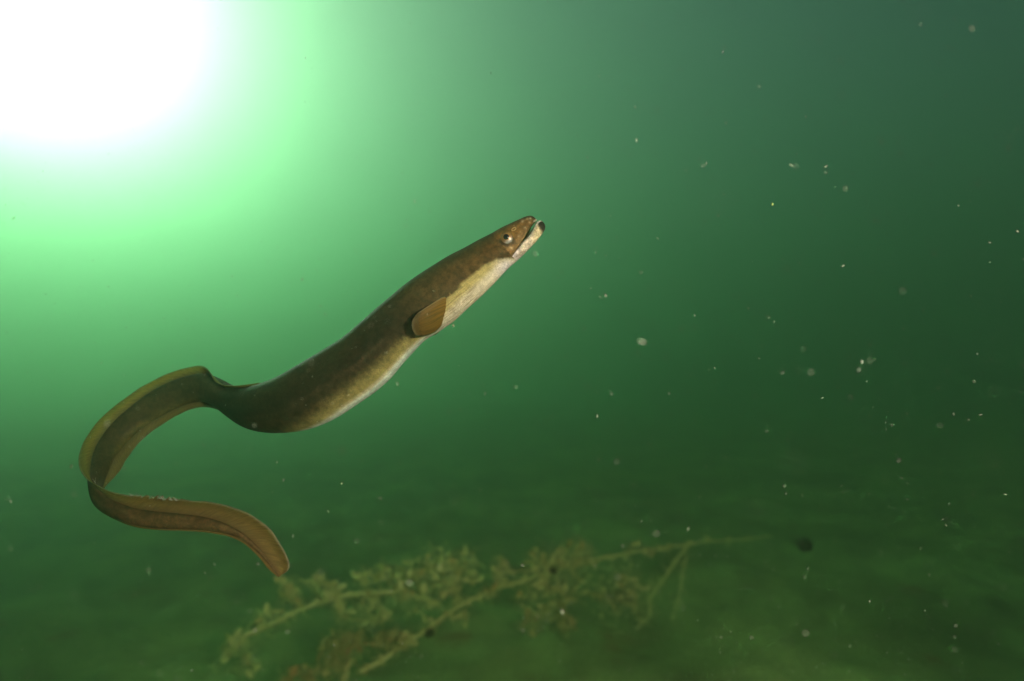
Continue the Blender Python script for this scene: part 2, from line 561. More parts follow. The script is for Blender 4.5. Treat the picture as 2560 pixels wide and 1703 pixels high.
    throat = m.math('MULTIPLY', throat, m.n('ShaderNodeMapRange', {'Value': m.attr('stn'), 1: 6.5, 2: 8.5, 3: 1.0, 4: 0.15}).outputs[0])
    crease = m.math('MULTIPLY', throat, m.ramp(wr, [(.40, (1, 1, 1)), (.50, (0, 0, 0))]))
    c = m.mix(m.math('MULTIPLY', crease, .65), c, (.20, .15, .075))  # wrinkle shade painted as dark lines on the throat
    h1 = m.math('MULTIPLY', m.math('MULTIPLY', wr, throat), 4.0)
    h2 = m.math('ADD', h1, m.math('MULTIPLY', m.noise(600, 3, .6, p), .25))
    bmp = m.n('ShaderNodeBump', {'Height': h2, 'Strength': .6, 'Distance': .0014}).outputs[0]
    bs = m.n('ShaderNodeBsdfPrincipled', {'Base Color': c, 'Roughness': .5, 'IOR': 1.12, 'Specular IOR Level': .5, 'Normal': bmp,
                                          'Subsurface Weight': .12, 'Subsurface Radius': (.004, .002, .001), 'Subsurface Scale': .5})
    skin = m.done(bs.outputs[0])

    root = empty('eel', Vector(C[M // 3]))
    tag(root, 'long olive brown eel with pale belly swimming upwards, mouth open, tail curled', 'eel')
    body = link('body', me, skin, root)
    sub = body.modifiers.new('subdivision', 'SUBSURF'); sub.levels = 1; sub.render_levels = 1

    # --- fins along the back and belly: thin rayed membranes with thickness
    def fin_mat(name, edge_white):
        m = NT(name)
        fu, fv = m.attr('fu'), m.attr('fv')
        c = m.attr('pigment', 'Color')
        rays = m.n('ShaderNodeTexNoise', {'Vector': m.n('ShaderNodeCombineXYZ', {0: m.math('ADD', m.math('MULTIPLY', fu, 1500.0), m.math('MULTIPLY', fv, -14.0)), 1: m.math('MULTIPLY', fv, 1.6), 2: 0.0}).outputs[0], 'Scale': 1.0, 'Detail': 2}).outputs[0]
        c = m.mix(.75, c, m.ramp(rays, [(.36, (.48, .46, .42)), (.64, (1.3, 1.3, 1.3))]), 'MULTIPLY')
        rim = m.n('ShaderNodeMapRange', {'Value': fv, 1: .90, 2: 1.0, 3: 0.0, 4: edge_white}).outputs[0]
        c = m.mix(rim, c, (.55, .55, .46))
        d = m.n('ShaderNodeBsdfPrincipled', {'Base Color': c, 'Roughness': .5, 'Specular IOR Level': .15})
        tr = m.n('ShaderNodeBsdfTranslucent', {'Color': m.mix(1.0, c, (1.5, 1.45, 1.0), 'MULTIPLY')})
        thin = m.n('ShaderNodeMapRange', {'Value': fv, 1: .1, 2: .8, 3: .12, 4: .55}).outputs[0]
        s1 = m.n('ShaderNodeMixShader', {0: thin, 1: d.outputs[0], 2: tr.outputs[0]})
        clear = m.n('ShaderNodeBsdfTransparent')
        cl = m.n('ShaderNodeMapRange', {'Value': fv, 1: .55, 2: 1.0, 3: 0.0, 4: .30}).outputs[0]
        s2 = m.n('ShaderNodeMixShader', {0: cl, 1: s1.outputs[0], 2: clear.outputs[0]})
        return m.done(s2.outputs[0])

    def strip(name, sgn, lens, lean, i0, ragged):
        idx = [i for i in range(M) if par[i] >= i0]
        NV = 9
        V2, F2, cu, cv, cc = [], [], [], [], []
        run = 0.0
        for n_, i in enumerate(idx):
            if n_: run += np.linalg.norm(C[i] - C[idx[n_ - 1]])
            ln = max(lens[i], .3) * sc[i]
            wob = 1 + .07 * mnoise.noise(Vector((run * 60, 3.0 * sgn, 0)))
            if ragged:
                k = np.exp(-((par[i] - 32.6) / .9) ** 2) + .6 * np.exp(-((par[i] - 28.9) / .4) ** 2)
                wob += k * (.45 * random.random() - .28)
            ln *= wob
            base = C[i] + sgn * D[i] * H[i] * .80
            top = C[i] + sgn * D[i] * H[i]
            le = math.radians(lean[i])
            sway = .10 * mnoise.noise(Vector((run * 22, 8.0 * sgn, 1)))
            tipp = top + ln * (sgn * D[i] * math.cos(le) + N[i] * (math.sin(le) + sway))
            # rays sweep backwards
            tipp = tipp + T[i] * ln * .55
            for j in range(NV):
                s_ = j / (NV - 1)
                if s_ < .25:
                    pnt = base + (top - base) * (s_ / .25)
                else:
                    q = (s_ - .25) / .75
                    pnt = top + (tipp - top) * q + N[i] * ln * .05 * math.sin(q * math.pi)
                V2.append(pnt); cu.append(run); cv.append(max(0, (s_ - .25) / .75))
                w_ = float(smooth01(np.array((par[i] - 27) / 7)))
                a_ = np.array((.25, .23, .035)) if sgn > 0 else np.array((.15, .115, .03))
                b_ = np.array((.185, .125, .038))
                fin_c = a_ * (1 - w_) + b_ * w_
                skin_c = np.array((.062, .048, .017)) * (1 - w_) + np.array((.080, .050, .019)) * w_
                k_ = float(smooth01(np.array((s_ - .12) / .62)))
                cc.append(skin_c * (1 - k_) + fin_c * k_)
        for a in range(len(idx) - 1):
            for j in range(NV - 1):
                F2.append((a * NV + j, a * NV + j + 1, (a + 1) * NV + j + 1, (a + 1) * NV + j))
        me2 = mesh(name, V2, F2)
        fattr(me2, 'fu', cu); fattr(me2, 'fv', cv); cattr(me2, 'pigment', np.array(cc))
        o = link(name, me2, fin_mat(name + '_membrane', .30 if sgn > 0 else .18), root)
        so = o.modifiers.new('thickness', 'SOLIDIFY'); so.thickness = .0006; so.offset = 0
        return o

    strip('dorsal_fin', 1, A[:, 7], A[:, 8], 14.6, True)
    strip('anal_fin', -1, A[:, 9], A[:, 8] * 0, 14.4, False)

    # frayed ray tips standing off the torn edge of the dorsal fin
    fr_v, fr_f = [], []
    for i in range(M):
        p_ = par[i]
        if not (31.6 < p_ < 33.9 or 28.5 < p_ < 29.2):
            continue
        for rep in range(1):
            if random.random() < .45: continue
            st_ = C[i] + D[i] * (H[i] + A[i, 7] * sc[i] * .86)
            ln = sc[i] * random.uniform(9, 20)
            dr = nrm(D[i] * .55 + T[i] * random.uniform(-.9, -.3) + N[i] * random.uniform(-.4, .4))
            e = st_ + dr * ln
            sd_ = nrm(np.cross(dr, N[i])) * sc[i] * .9
            up_ = N[i] * sc[i] * .8
            b0 = len(fr_v)
            fr_v += [st_ + sd_, st_ - sd_, st_ + up_, e]
            fr_f += [(b0, b0 + 1, b0 + 3), (b0 + 1, b0 + 2, b0 + 3), (b0 + 2, b0, b0 + 3)]
    m = NT('frayed_ray')
    dd = m.n('ShaderNodeBsdfDiffuse', {'Color': (.62, .62, .55, 1)}); tt = m.n('ShaderNodeBsdfTranslucent', {'Color': (.7, .7, .6, 1)})
    fm = m.done(m.n('ShaderNodeMixShader', {0: .5, 1: dd.outputs[0], 2: tt.outputs[0]}).outputs[0])
    fo = link('frayed_fin_rays', mesh('frayed_fin_rays', fr_v, fr_f), fm, root, smooth=False)
    fo['kind'] = 'stuff'

    # --- pectoral fins: rounded paddles, one on each flank
    flat_px = pix(ring.reshape(-1, 3)).reshape(M, NS, 3)
    side_pts = flat_px[:, 2:26].reshape(-1, 3)

    def surf_depth(x, y):
        d2 = (side_pts[:, 0] - x) ** 2 + (side_pts[:, 1] - y) ** 2
        k = np.argsort(d2)[:4]
        w = 1 / (d2[k] + .5)
        return float((side_pts[k, 2] * w).sum() / w.sum())

    def bez(pts, t):
        P = np.array(pts, float)
        seg = np.r_[0, np.cumsum(np.linalg.norm(np.diff(P, axis=0), axis=1))]
        return np.array([np.interp(t * seg[-1], seg, P[:, k]) for k in (0, 1)])

    topE = [(1117, 741), (1105, 744), (1094, 750), (1080, 759), (1065, 768.5), (1045, 782), (1038, 790)]
    botE = [(1104, 812), (1098, 821), (1088, 830), (1077, 836), (1065, 839), (1053, 840), (1043, 840)]
    rootE = [(1117, 741), (1119, 755), (1116, 775), (1110, 795), (1104, 812)]
    tipE = [(1038, 790), (1031, 801), (1029, 812), (1031, 825), (1036, 834), (1043, 840)]
    nu, nv = 26, 22
    P2 = np.zeros((nu, nv, 2))
    for a in range(nu):
        for b in range(nv):
            s_, t_ = a / (nu - 1), b / (nv - 1)
            p_ = (1 - t_) * bez(topE, s_) + t_ * bez(botE, s_) + (1 - s_) * bez(rootE, t_) + s_ * bez(tipE, t_)
            p_ -= (1 - s_) * ((1 - t_) * np.array(topE[0]) + t_ * np.array(botE[0])) + s_ * ((1 - t_) * np.array(topE[-1]) + t_ * np.array(botE[-1]))
            P2[a, b] = p_
    Vn, cu, cv, cc = [], [], [], []
    for a in range(nu):
        for b in range(nv):
            s_, t_ = a / (nu - 1), b / (nv - 1)
            x, y = P2[a, b]
            dep = surf_depth(x, y)
            lift = -.0012 + .017 * s_ ** .9 + .002 * math.sin(t_ * math.pi) * s_
            root_d = surf_depth(*P2[0, b])
            dep = min(dep - lift, root_d - lift * .4 + .004 * s_) if s_ > 0.0 else dep + .001
            Vn.append(at(x, y, dep))
            cu.append(t_); cv.append(s_)
            base_c = np.array((.165, .095, .016)); tipc = np.array((.075, .046, .012))
            cc.append(base_c * (1 - s_) + tipc * s_)
    Fn = [(a * nv + b, a * nv + b + 1, (a + 1) * nv + b + 1, (a + 1) * nv + b) for a in range(nu - 1) for b in range(nv - 1)]
    m = NT('pectoral_membrane')
    fu, fv = m.attr('fu'), m.attr('fv')
    rays = m.n('ShaderNodeTexNoise', {'Vector': m.n('ShaderNodeCombineXYZ', {0: m.math('MULTIPLY', fu, 34.0), 1: m.math('MULTIPLY', fv, 1.3), 2: 0.0}).outputs[0], 'Scale': 1.0, 'Detail': 2}).outputs[0]
    c = m.mix(.8, m.attr('pigment', 'Color'), m.ramp(rays, [(.38, (.45, .42, .36)), (.62, (1.45, 1.4, 1.2))]), 'MULTIPLY')
    rim = m.math('MAXIMUM', m.n('ShaderNodeMapRange', {'Value': fv, 1: .90, 2: 1.0, 3: 0.0, 4: .22}).outputs[0],
                 m.n('ShaderNodeMapRange', {'Value': fu, 1: .06, 2: 0.0, 3: 0.0, 4: .22}).outputs[0])
    c = m.mix(rim, c, (.48, .43, .25))
    d_ = m.n('ShaderNodeBsdfPrincipled', {'Base Color': c, 'Roughness': .45, 'Specular IOR Level': .2})
    t_ = m.n('ShaderNodeBsdfTranslucent', {'Color': c})
    sm_ = m.n('ShaderNodeMixShader', {0: .3, 1: d_.outputs[0], 2: t_.outputs[0]}).outputs[0]
    edge_ = m.n('ShaderNodeMapRange', {'Value': fv, 1: .70, 2: 1.0, 3: 0.0, 4: .55}).outputs[0]
    pm_ = m.done(m.n('ShaderNodeMixShader', {0: edge_, 1: sm_, 2: m.n('ShaderNodeBsdfTransparent').outputs[0]}).outputs[0])
    for far in (False, True):
        VV = np.array(Vn)
        if far:                                   # mirror through the eel's own middle plane at the fin
            i = int(np.argmin(np.abs(par - 5.8)))
            VV = VV - 2 * np.outer((VV - C[i]) @ N[i], N[i])
        mp = mesh('pectoral_fin', VV, Fn)
        fattr(mp, 'fu', cu); fattr(mp, 'fv', cv); cattr(mp, 'pigment', np.array(cc))
        o = link('pectoral_fin', mp, pm_, root)
        so = o.modifiers.new('thickness', 'SOLIDIFY'); so.thickness = .0005; so.offset = 0

    # --- eyes: flattened balls in the sockets with a gold and silver iris and a black pupil
    allp = pix(V)
    sk_ = (kind < 3) & (vang < .75)
    d2 = (allp[:, 0] - EX) ** 2 + (allp[:, 1] - EY) ** 2
    cand = np.where(sk_ & (d2 < 14 ** 2))[0]
    cand = cand[allp[cand, 2] < np.median(allp[cand, 2])]
    dep = float(np.average(allp[cand, 2], weights=1 / (d2[cand] + 2)))
    s_ = dep * HF / 1280
    fwd = nrm(-T[0]); up0 = nrm(D[0] - fwd * (D[0] @ fwd)); out0 = nrm(np.cross(fwd, up0))
    eye_c = at(EX, EY, dep) - out0 * 1.0 * s_
    rim_n = nrm(out0 * 1.0 + up0 * .10 + fwd * .10)
    R_e = ER * s_
    m = NT('iris')
    tc = m.n('ShaderNodeTexCoord').outputs['Object']
    sx = m.n('ShaderNodeSeparateXYZ', {0: tc})
    zz = m.n('ShaderNodeMapRange', {'Value': sx.outputs[2], 1: -R_e, 2: R_e, 3: 0.0, 4: 1.0}).outputs[0]
    nn_ = m.noise(900, 4, .65, tc)
    zz = m.math('ADD', zz, m.math('MULTIPLY', m.math('SUBTRACT', nn_, .5), .28))
    c = m.ramp(zz, [(.0, (.20, .19, .18)), (.18, (.32, .30, .26)), (.34, (.24, .15, .09)), (.52, (.20, .11, .045)), (.72, (.27, .16, .045)), (1.0, (.13, .08, .03))])
    rr = m.n('ShaderNodeVectorMath', {0: m.n('ShaderNodeCombineXYZ', {0: sx.outputs[0], 1: 0.0, 2: m.math('SUBTRACT', sx.outputs[2], R_e * .17)}).outputs[0]}, operation='LENGTH').outputs[1]
    ring_ = m.n('ShaderNodeMapRange', {'Value': rr, 1: R_e * .42, 2: R_e * .56, 3: 1.0, 4: 0.0}).outputs[0]
    c = m.mix(m.math('MULTIPLY', ring_, .8), c, (.52, .31, .09))
    rim_ = m.n('ShaderNodeVectorMath', {0: m.n('ShaderNodeCombineXYZ', {0: sx.outputs[0], 1: 0.0, 2: sx.outputs[2]}).outputs[0]}, operation='LENGTH').outputs[1]
    c = m.mix(m.n('ShaderNodeMapRange', {'Value': rim_, 1: R_e * .84, 2: R_e * 1.0, 3: 0.0, 4: 1.0}).outputs[0], c, (.02, .018, .015))
    iris = m.done(m.n('ShaderNodeBsdfPrincipled', {'Base Color': c, 'Metallic': .25, 'Roughness': .35, 'Specular IOR Level': .35}).outputs[0])
    m = NT('pupil_black')
    pup = m.done(m.n('ShaderNodeBsdfPrincipled', {'Base Color': (.004, .005, .007, 1), 'Roughness': .12, 'Specular IOR Level': .3}).outputs[0])

    def ball(r, flat):
        bm = bmesh.new()
        bmesh.ops.create_uvsphere(bm, u_segments=32, v_segments=20, radius=r)
        for v in bm.verts:
            v.co = Vector((v.co.x, v.co.z * flat, v.co.y))     # local y points out of the head
        bmesh.ops.recalc_face_normals(bm, faces=bm.faces)
        me_ = bpy.data.meshes.new('ball'); bm.to_mesh(me_); bm.free()
        return me_
    for far in (False, True):
        ec, on = eye_c, rim_n
        if far:
            ec = eye_c - 2 * N[0] * ((eye_c - C[0]) @ N[0])
            on = rim_n - 2 * N[0] * (rim_n @ N[0])
        yv = Vector(on); xv = Vector(fwd); xv = (xv - yv * xv.dot(yv)).normalized(); zv = xv.cross(yv)
        if zv.dot(Vector(up0)) < 0:
            xv = -xv; zv = -zv
        mw = Matrix.Translation(Vector(ec)) @ Matrix((xv, yv, zv)).transposed().to_4x4()
        e = link('eye', ball(R_e, .55), iris)
        e.parent = root; e.matrix_parent_inverse = Matrix.Translation(root.location).inverted(); e.matrix_basis = mw
        pb = link('pupil', ball(R_e * .48, .45), pup)
        pb.parent = e
        pb.location = (0, R_e * .45, R_e * .15)

    # --- the pale tongue on the floor of the open mouth
    tq = [(1318, 592, 1.5), (1324, 586, 4.2), (1331, 578.5, 5.2), (1336, 572, 4.0), (1340, 567, 1.0)]
    TV, TF = [], []
    tc_ = np.array([at(x, y, d0 - .001) for x, y, _ in tq])
    tt_ = nrm(np.gradient(tc_, axis=0))
    for i, (x, y, r_) in enumerate(tq):
        a1_ = nrm(np.cross(tt_[i], out0))
        for b in range(12):
            th = 2 * math.pi * b / 12
            TV.append(tc_[i] + (a1_ * math.cos(th) * .8 + out0 * math.sin(th) * 1.6) * r_ * s_)
    for i in range(len(tq) - 1):
        for b in range(12):
            TF.append((i * 12 + b, i * 12 + (b + 1) % 12, (i + 1) * 12 + (b + 1) % 12, (i + 1) * 12 + b))
    TF += [tuple(range(12))[::-1], tuple(range(len(TV) - 12, len(TV)))]
    m = NT('tongue_flesh')
    tm_ = m.done(m.n('ShaderNodeBsdfPrincipled', {'Base Color': (.56, .58, .50, 1), 'Roughness': .5, 'IOR': 1.1}).outputs[0])
    link('tongue', mesh('tongue', TV, TF), tm_, root)

    # --- nostrils: the tube at the tip of the snout and the raised ring before each eye
    m = NT('nostril_skin')
    ns = m.done(m.n('ShaderNodeBsdfPrincipled', {'Base Color': (.34, .24, .09, 1), 'Roughness': .45, 'Specular IOR Level': .2}).outputs[0])

    def near_surface(x, y, rad=7):
        d2 = (allp[:, 0] - x) ** 2 + (allp[:, 1] - y) ** 2
        c_ = np.where(sk_ & (d2 < rad ** 2))[0]
        return float(allp[c_, 2].min())

    def loop_tube(name, cen, ax_a, ax_b, ra, rb, r, parent):
        V3, F3 = [], []
        nn2 = nrm(np.cross(ax_a, ax_b)); KA, KB = 20, 7
        for a in range(KA):
            th = 2 * math.pi * a / KA
            rad = ax_a * math.cos(th) * ra + ax_b * math.sin(th) * rb
            ro = nrm(rad)
            for b in range(KB):
                ps = 2 * math.pi * b / KB
                V3.append(cen + rad + ro * r * math.cos(ps) + nn2 * r * math.sin(ps))
        for a in range(KA):
            for b in range(KB):
                F3.append((a * KB + b, ((a + 1) % KA) * KB + b, ((a + 1) % KA) * KB + (b + 1) % KB, a * KB + (b + 1) % KB))
        return link(name, mesh(name, V3, F3), ns, parent)
    nc = at(1284.5, 573, near_surface(1284.5, 573) + .0003)
    fw2 = nrm(at(1296, 566, d0) - at(1280, 575, d0))
    loop_tube('nostril', nc, fw2, nrm(np.cross(fw2, out0)), 5.6 * s_, 3.0 * s_, 1.1 * s_, root)
    tb = at(1336, 552.5, near_surface(1335, 551) - .0002)
    # short tube
    V3, F3 = [], []
    dr = nrm(at(1345, 547.5, d0 - .012) - at(1336, 553.5, d0 - .010)); a1 = nrm(np.cross(dr, out0)); a2 = np.cross(dr, a1)
    for k_, (q, r_) in enumerate(((-3, 2.8), (1, 2.6), (4.5, 2.3), (6.0, 2.2), (6.0, 1.3), (2.5, 1.1))):
        for b in range(12):
            th = 2 * math.pi * b / 12
            V3.append(tb + dr * q * s_ + (a1 * math.cos(th) + a2 * math.sin(th)) * r_ * s_)
    for k_ in range(5):
        for b in range(12):
            F3.append((k_ * 12 + b, k_ * 12 + (b + 1) % 12, (k_ + 1) * 12 + (b + 1) % 12, (k_ + 1) * 12 + b))
    F3.append(tuple(range(60, 72)))
    m = NT('nostril_tube_skin')
    nt_ = m.done(m.n('ShaderNodeBsdfPrincipled', {'Base Color': (.26, .22, .15, 1), 'Roughness': .45, 'Subsurface Weight': .2, 'Subsurface Radius': (.002, .001, .001)}).outputs[0])
    link('nostril_tube', mesh('nostril_tube', V3, F3), nt_, root)


build_eel()


# ------------------------------------------------------------------ waterweed lying over the bed
def weed_mat(name, dark, light, red):
    m = NT(name)
    p = m.pos()
    rnd = m.n('ShaderNodeObjectInfo').outputs['Random']
    n1 = m.noise(60, 4, .6, p)
    c = m.ramp(n1, [(.3, dark), (.7, light)])
    c = m.mix(m.ramp(rnd, [(.72, (0, 0, 0)), (.95, (.8, .8, .8))]), c, red)
    d = m.n('ShaderNodeBsdfPrincipled', {'Base Color': c, 'Roughness': .8, 'Specular IOR Level': .1})
    t = m.n('ShaderNodeBsdfTranslucent', {'Color': c})
    return m.done(m.n('ShaderNodeMixShader', {0: .35, 1: d.outputs[0], 2: t.outputs[0]}).outputs[0])


def tube(name, pts, radii, mat, parent, seg=8):
    P = np.array(pts)
    T = nrm(np.gradient(P, axis=0))
    V, F = [], []
    ref = np.array((0.2, -1, .3))
    for i, (p, r) in enumerate(zip(P, radii)):
        a = nrm(np.cross(T[i], ref)); b = np.cross(T[i], a)
        for k in range(seg):
            th = 2 * math.pi * k / seg
            V.append(p + (a * math.cos(th) + b * math.sin(th)) * r)
    n = len(P)
    for i in range(n - 1):
        for k in range(seg):
            F.append((i * seg + k, i * seg + (k + 1) % seg, (i + 1) * seg + (k + 1) % seg, (i + 1) * seg + k))
    F.append(tuple(range(seg))[::-1]); F.append(tuple(range((n - 1) * seg, n * seg)))
    return link(name, mesh(name, V, F), mat, parent)


def leaf_mesh(k):
    """A curled little leaf crusted with algae: a folded strip with an uneven edge, closed underneath."""
    r = random.Random(100 + k)
    n = 6
    curl = r.uniform(1.2, 4.0)
    tw = r.uniform(-1.2, 1.2)
    wid = r.uniform(.13, .26)
    top, bot = [], []
    ang = 0.0
    x = z = 0.0
    for i in range(n):
        t = i / (n - 1)
        w = wid * math.sin(math.pi * min(1, .12 + t * .86)) ** .7 * r.uniform(.7, 1.25)
        s, c = math.sin(tw * t), math.cos(tw * t)
        for sg in (-1, 0, 1):
            y_, f_ = w * sg * c, w * abs(sg) * .5 + w * sg * s
            top.append((x - math.sin(ang) * f_, y_, z + math.cos(ang) * f_))
            bot.append((x - math.sin(ang) * (f_ - .05), y_, z + math.cos(ang) * (f_ - .05)))
        ang += curl / n * r.uniform(.5, 1.5)
        x += math.cos(ang) / n; z += math.sin(ang) / n
    V = top + bot
    m_ = 3 * n
    F = []
    for i in range(n - 1):
        for j in range(2):
            a = i * 3 + j
            F.append((a, a + 1, a + 4, a + 3)); F.append((m_ + a + 3, m_ + a + 4, m_ + a + 1, m_ + a))
        F.append((i * 3, i * 3 + 3, m_ + i * 3 + 3, m_ + i * 3))
        F.append((m_ + i * 3 + 2, m_ + i * 3 + 5, i * 3 + 5, i * 3 + 2))
    return mesh('leaf', V, F)


LEAVES = {}


def scatter_leaves(parent, mat, spots, key):
    """Each leaf its own part; the leaf meshes are shared."""
    if key not in LEAVES:
        LEAVES[key] = [leaf_mesh(k) for k in range(10)]
        for me in LEAVES[key]:
            me.materials.append(mat)
            me.polygons.foreach_set('use_smooth', [True] * len(me.polygons))
    inv = Matrix.Translation(parent.location).inverted()
    for p, size, dirv in spots:
        o = bpy.data.objects.new('leaf', random.choice(LEAVES[key]))
        COL.objects.link(o)
        o.parent = parent
        q = Vector(dirv).to_track_quat('X', 'Z').to_matrix().to_4x4()
        o.matrix_basis = inv @ Matrix.Translation(Vector(p)) @ q @ Matrix.Rotation(random.uniform(0, 6.28), 4, 'X') @ Matrix.Diagonal((size, size, size, 1))


def fuzz(parent, mat, centres, name='algae_fuzz'):
    """Threads of algae clinging to the plant: too fine to count, one joined part."""
    V, F = [], []
    for c, rad, cnt in centres:
        for _ in range(cnt):
            p = np.array(c) + rng.normal(0, rad * .55, 3) * np.array((1, 1, .8))
            d = nrm(rng.normal(0, 1, 3) + np.array((0, 0, -.3)))
            ln = random.uniform(.010, .040); r = random.uniform(.0008, .0019)
            prev = None
            for s in range(5):
                if s:
                    d = nrm(d + rng.normal(0, .55, 3)); p = p + d * ln / 4
                a = nrm(np.cross(d, (0.3, .2, 1))); b = np.cross(d, a)
                base = len(V)
                rr = r * (1 - .6 * s / 4)
                V += [p + a * rr, p - a * rr * .5 + b * rr * .87, p - a * rr * .5 - b * rr * .87]
                if prev is not None:
                    for k in range(3):
                        F.append((prev + k, prev + (k + 1) % 3, base + (k + 1) % 3, base + k))
                prev = base
    o = link(name, mesh(name, V, F), mat, parent)
    o['kind'] = 'stuff'
    return o


def build_weed(name, label, stems, clusters, mat, key, group):
    far = lambda q: (q[0], q[1], q[2] * 1.4)
    stems = [([far(q) for q in pts], r0 * 1.35, r1 * 1.35, nm) for pts, r0, r1, nm in stems]
    clusters = [(*far(q), q[3], int(q[4] * 1.0)) for q in clusters]
    root = empty(name, Vector(at(*stems[0][0][0])))
    tag(root, label, 'water plant', group)
    allp = []
    for k, (pts, r0, r1, nm) in enumerate(stems):
        P, _ = spline(pts, n_per=8)
        W = np.array([at(*q) for q in P])
        W = W + np.array([[.006 * mnoise.noise(Vector((i * .35, k * 3.0, c_ * 5.0))) for c_ in range(3)] for i in range(len(W))])
        tube(nm, W, np.linspace(r0, r1, len(W)) * (1 + .25 * rng.random(len(W))), mat, root)
        allp.append(W)
    spots, fz = [], []
    for (x, y, d, rad, cnt) in clusters:
        c = at(x, y, d); s = d * HF / 1280
        R = rad * s
        for _ in range(cnt):
            v = nrm(rng.normal(0, 1, 3))
            q = R * random.random() ** .6
            p = c + v * q * np.array((1.0, .8, .75))
            dv = nrm(v + rng.normal(0, .7, 3) + np.array((0, 0, .15)))
            spots.append((p, random.uniform(.020, .046) * (.7 + .5 * random.random()), dv))
        fz.append((c, R, int(cnt * 4)))
    # short leaf whorls at the joints of each stem
    for W in allp:
        for i in range(3, len(W) - 1, 5):
            t = nrm(W[min(i + 1, len(W) - 1)] - W[i - 1])
            for q in range(3):
                v = nrm(np.cross(t, rng.normal(0, 1, 3)) + t * .5)
                spots.append((W[i] + rng.normal(0, .004, 3), random.uniform(.016, .032), v))
            fz.append((W[i], .013, 10))
    if len(spots) > 295:
        spots = spots[:295]
    scatter_leaves(root, mat, spots, key)
    fuzz(root, mat, fz)
    return root


m_yel = weed_mat('weed_yellow_olive', (.50, .55, .18), (.80, .82, .36), (.60, .44, .14))
m_brn = weed_mat('weed_brown_olive', (.48, .46, .15), (.78, .74, .32), (.55, .34, .11))
m_dim = weed_mat('weed_dull', (.34, .32, .10), (.58, .55, .20), (.42, .24, .08))

build_weed('waterweed', 'yellowish waterweed stem with curled leaves arching below the eel tail tip',
           [([(578, 1632, 1.16), (612, 1590, 1.17), (655, 1572, 1.18), (700, 1549, 1.18), (745, 1527, 1.19), (800, 1505, 1.20), (840, 1494, 1.21), (900, 1484, 1.22), (975, 1479, 1.23), (1040, 1488, 1.25), (1095, 1515, 1.27)], .0042, .0028, 'stem'),
            ([(752, 1522, 1.19), (735, 1490, 1.18), (718, 1470, 1.17), (712, 1452, 1.17)], .0020, .0012, 'branch'),
            ([(845, 1493, 1.21), (835, 1475, 1.21), (812, 1457, 1.20), (780, 1455, 1.19), (745, 1452, 1.18)], .0020, .0010, 'branch'),
            ([(850, 1500, 1.21), (846, 1530, 1.2), (870, 1545, 1.2), (925, 1553, 1.21), (985, 1550, 1.22)], .0014, .0008, 'branch'),
            ([(985, 1478, 1.23), (1010, 1450, 1.24), (1050, 1425, 1.25), (1090, 1405, 1.26)], .0022, .0012, 'branch')],
           [(590, 1625, 1.16, 40, 14), (620, 1660, 1.15, 30, 7), (655, 1540, 1.17, 30, 9), (722, 1490, 1.17, 24, 8), (712, 1458, 1.17, 12, 3), (790, 1458, 1.19, 22, 8), (838, 1478, 1.2, 16, 5),
            (910, 1440, 1.22, 30, 10), (925, 1500, 1.21, 30, 9), (965, 1440, 1.23, 40, 12), (1010, 1440, 1.24, 45, 16), (940, 1510, 1.22, 40, 9), (1000, 1490, 1.23, 36, 10), (1060, 1420, 1.25, 50, 18), (1110, 1405, 1.26, 44, 16),
            (1110, 1440, 1.27, 50, 17), (1165, 1408, 1.28, 40, 14), (1180, 1435, 1.29, 34, 10), (1060, 1505, 1.25, 40, 10), (855, 1530, 1.2, 26, 6), (950, 1535, 1.21, 34, 7)],
           m_yel, 'a', 'waterweed stems lying over the lake bed')

build_weed('waterweed', 'long brown waterweed stem rising from the bottom edge to the right, above green silt',
           [([(900, 1680, 1.13), (955, 1650, 1.16), (1010, 1612, 1.19), (1065, 1575, 1.22), (1110, 1540, 1.25), (1155, 1512, 1.28), (1200, 1490, 1.30), (1255, 1467, 1.32), (1320, 1448, 1.35), (1380, 1428, 1.38), (1450, 1412, 1.42), (1520, 1393, 1.46), (1590, 1380, 1.50), (1680, 1368, 1.55), (1760, 1354, 1.6), (1840, 1350, 1.66), (1930, 1341, 1.73)], .0040, .0022, 'stem'),
            ([(1158, 1510, 1.28), (1140, 1480, 1.27), (1115, 1462, 1.26)], .0020, .0010, 'branch'),
            ([(1250, 1470, 1.32), (1245, 1440, 1.31), (1262, 1430, 1.31), (1340, 1424, 1.34), (1390, 1405, 1.37)], .0022, .0012, 'branch'),
            ([(1722, 1362, 1.58), (1690, 1400, 1.56), (1665, 1440, 1.54), (1640, 1475, 1.52), (1625, 1505, 1.5), (1622, 1540, 1.48), (1590, 1572, 1.46)], .0030, .0016, 'branch'),
            ([(1715, 1390, 1.58), (1705, 1440, 1.57), (1698, 1490, 1.55), (1680, 1550, 1.53)], .0022, .0012, 'branch')],
           [(1250, 1425, 1.31, 26, 7), (1340, 1400, 1.34, 30, 9), (1400, 1392, 1.37, 40, 16), (1440, 1385, 1.39, 40, 16), (1470, 1400, 1.41, 36, 12), (1455, 1365, 1.40, 14, 4), (1380, 1420, 1.37, 34, 9), (1255, 1405, 1.3, 16, 4),
            (1330, 1470, 1.34, 40, 10), (1390, 1470, 1.36, 46, 13), (1440, 1455, 1.39, 46, 13), (1500, 1470, 1.42, 50, 13), (1560, 1440, 1.45, 46, 10), (1590, 1480, 1.44, 46, 10), (1580, 1372, 1.48, 18, 5), (1640, 1370, 1.53, 14, 3),
            (1150, 1540, 1.27, 26, 6), (1130, 1470, 1.27, 30, 8), (1010, 1590, 1.19, 20, 5), (1330, 1520, 1.32, 40, 8), (1230, 1480, 1.30, 22, 5), (1540, 1520, 1.42, 50, 9)],
           m_brn, 'b', 'waterweed stems lying over the lake bed')

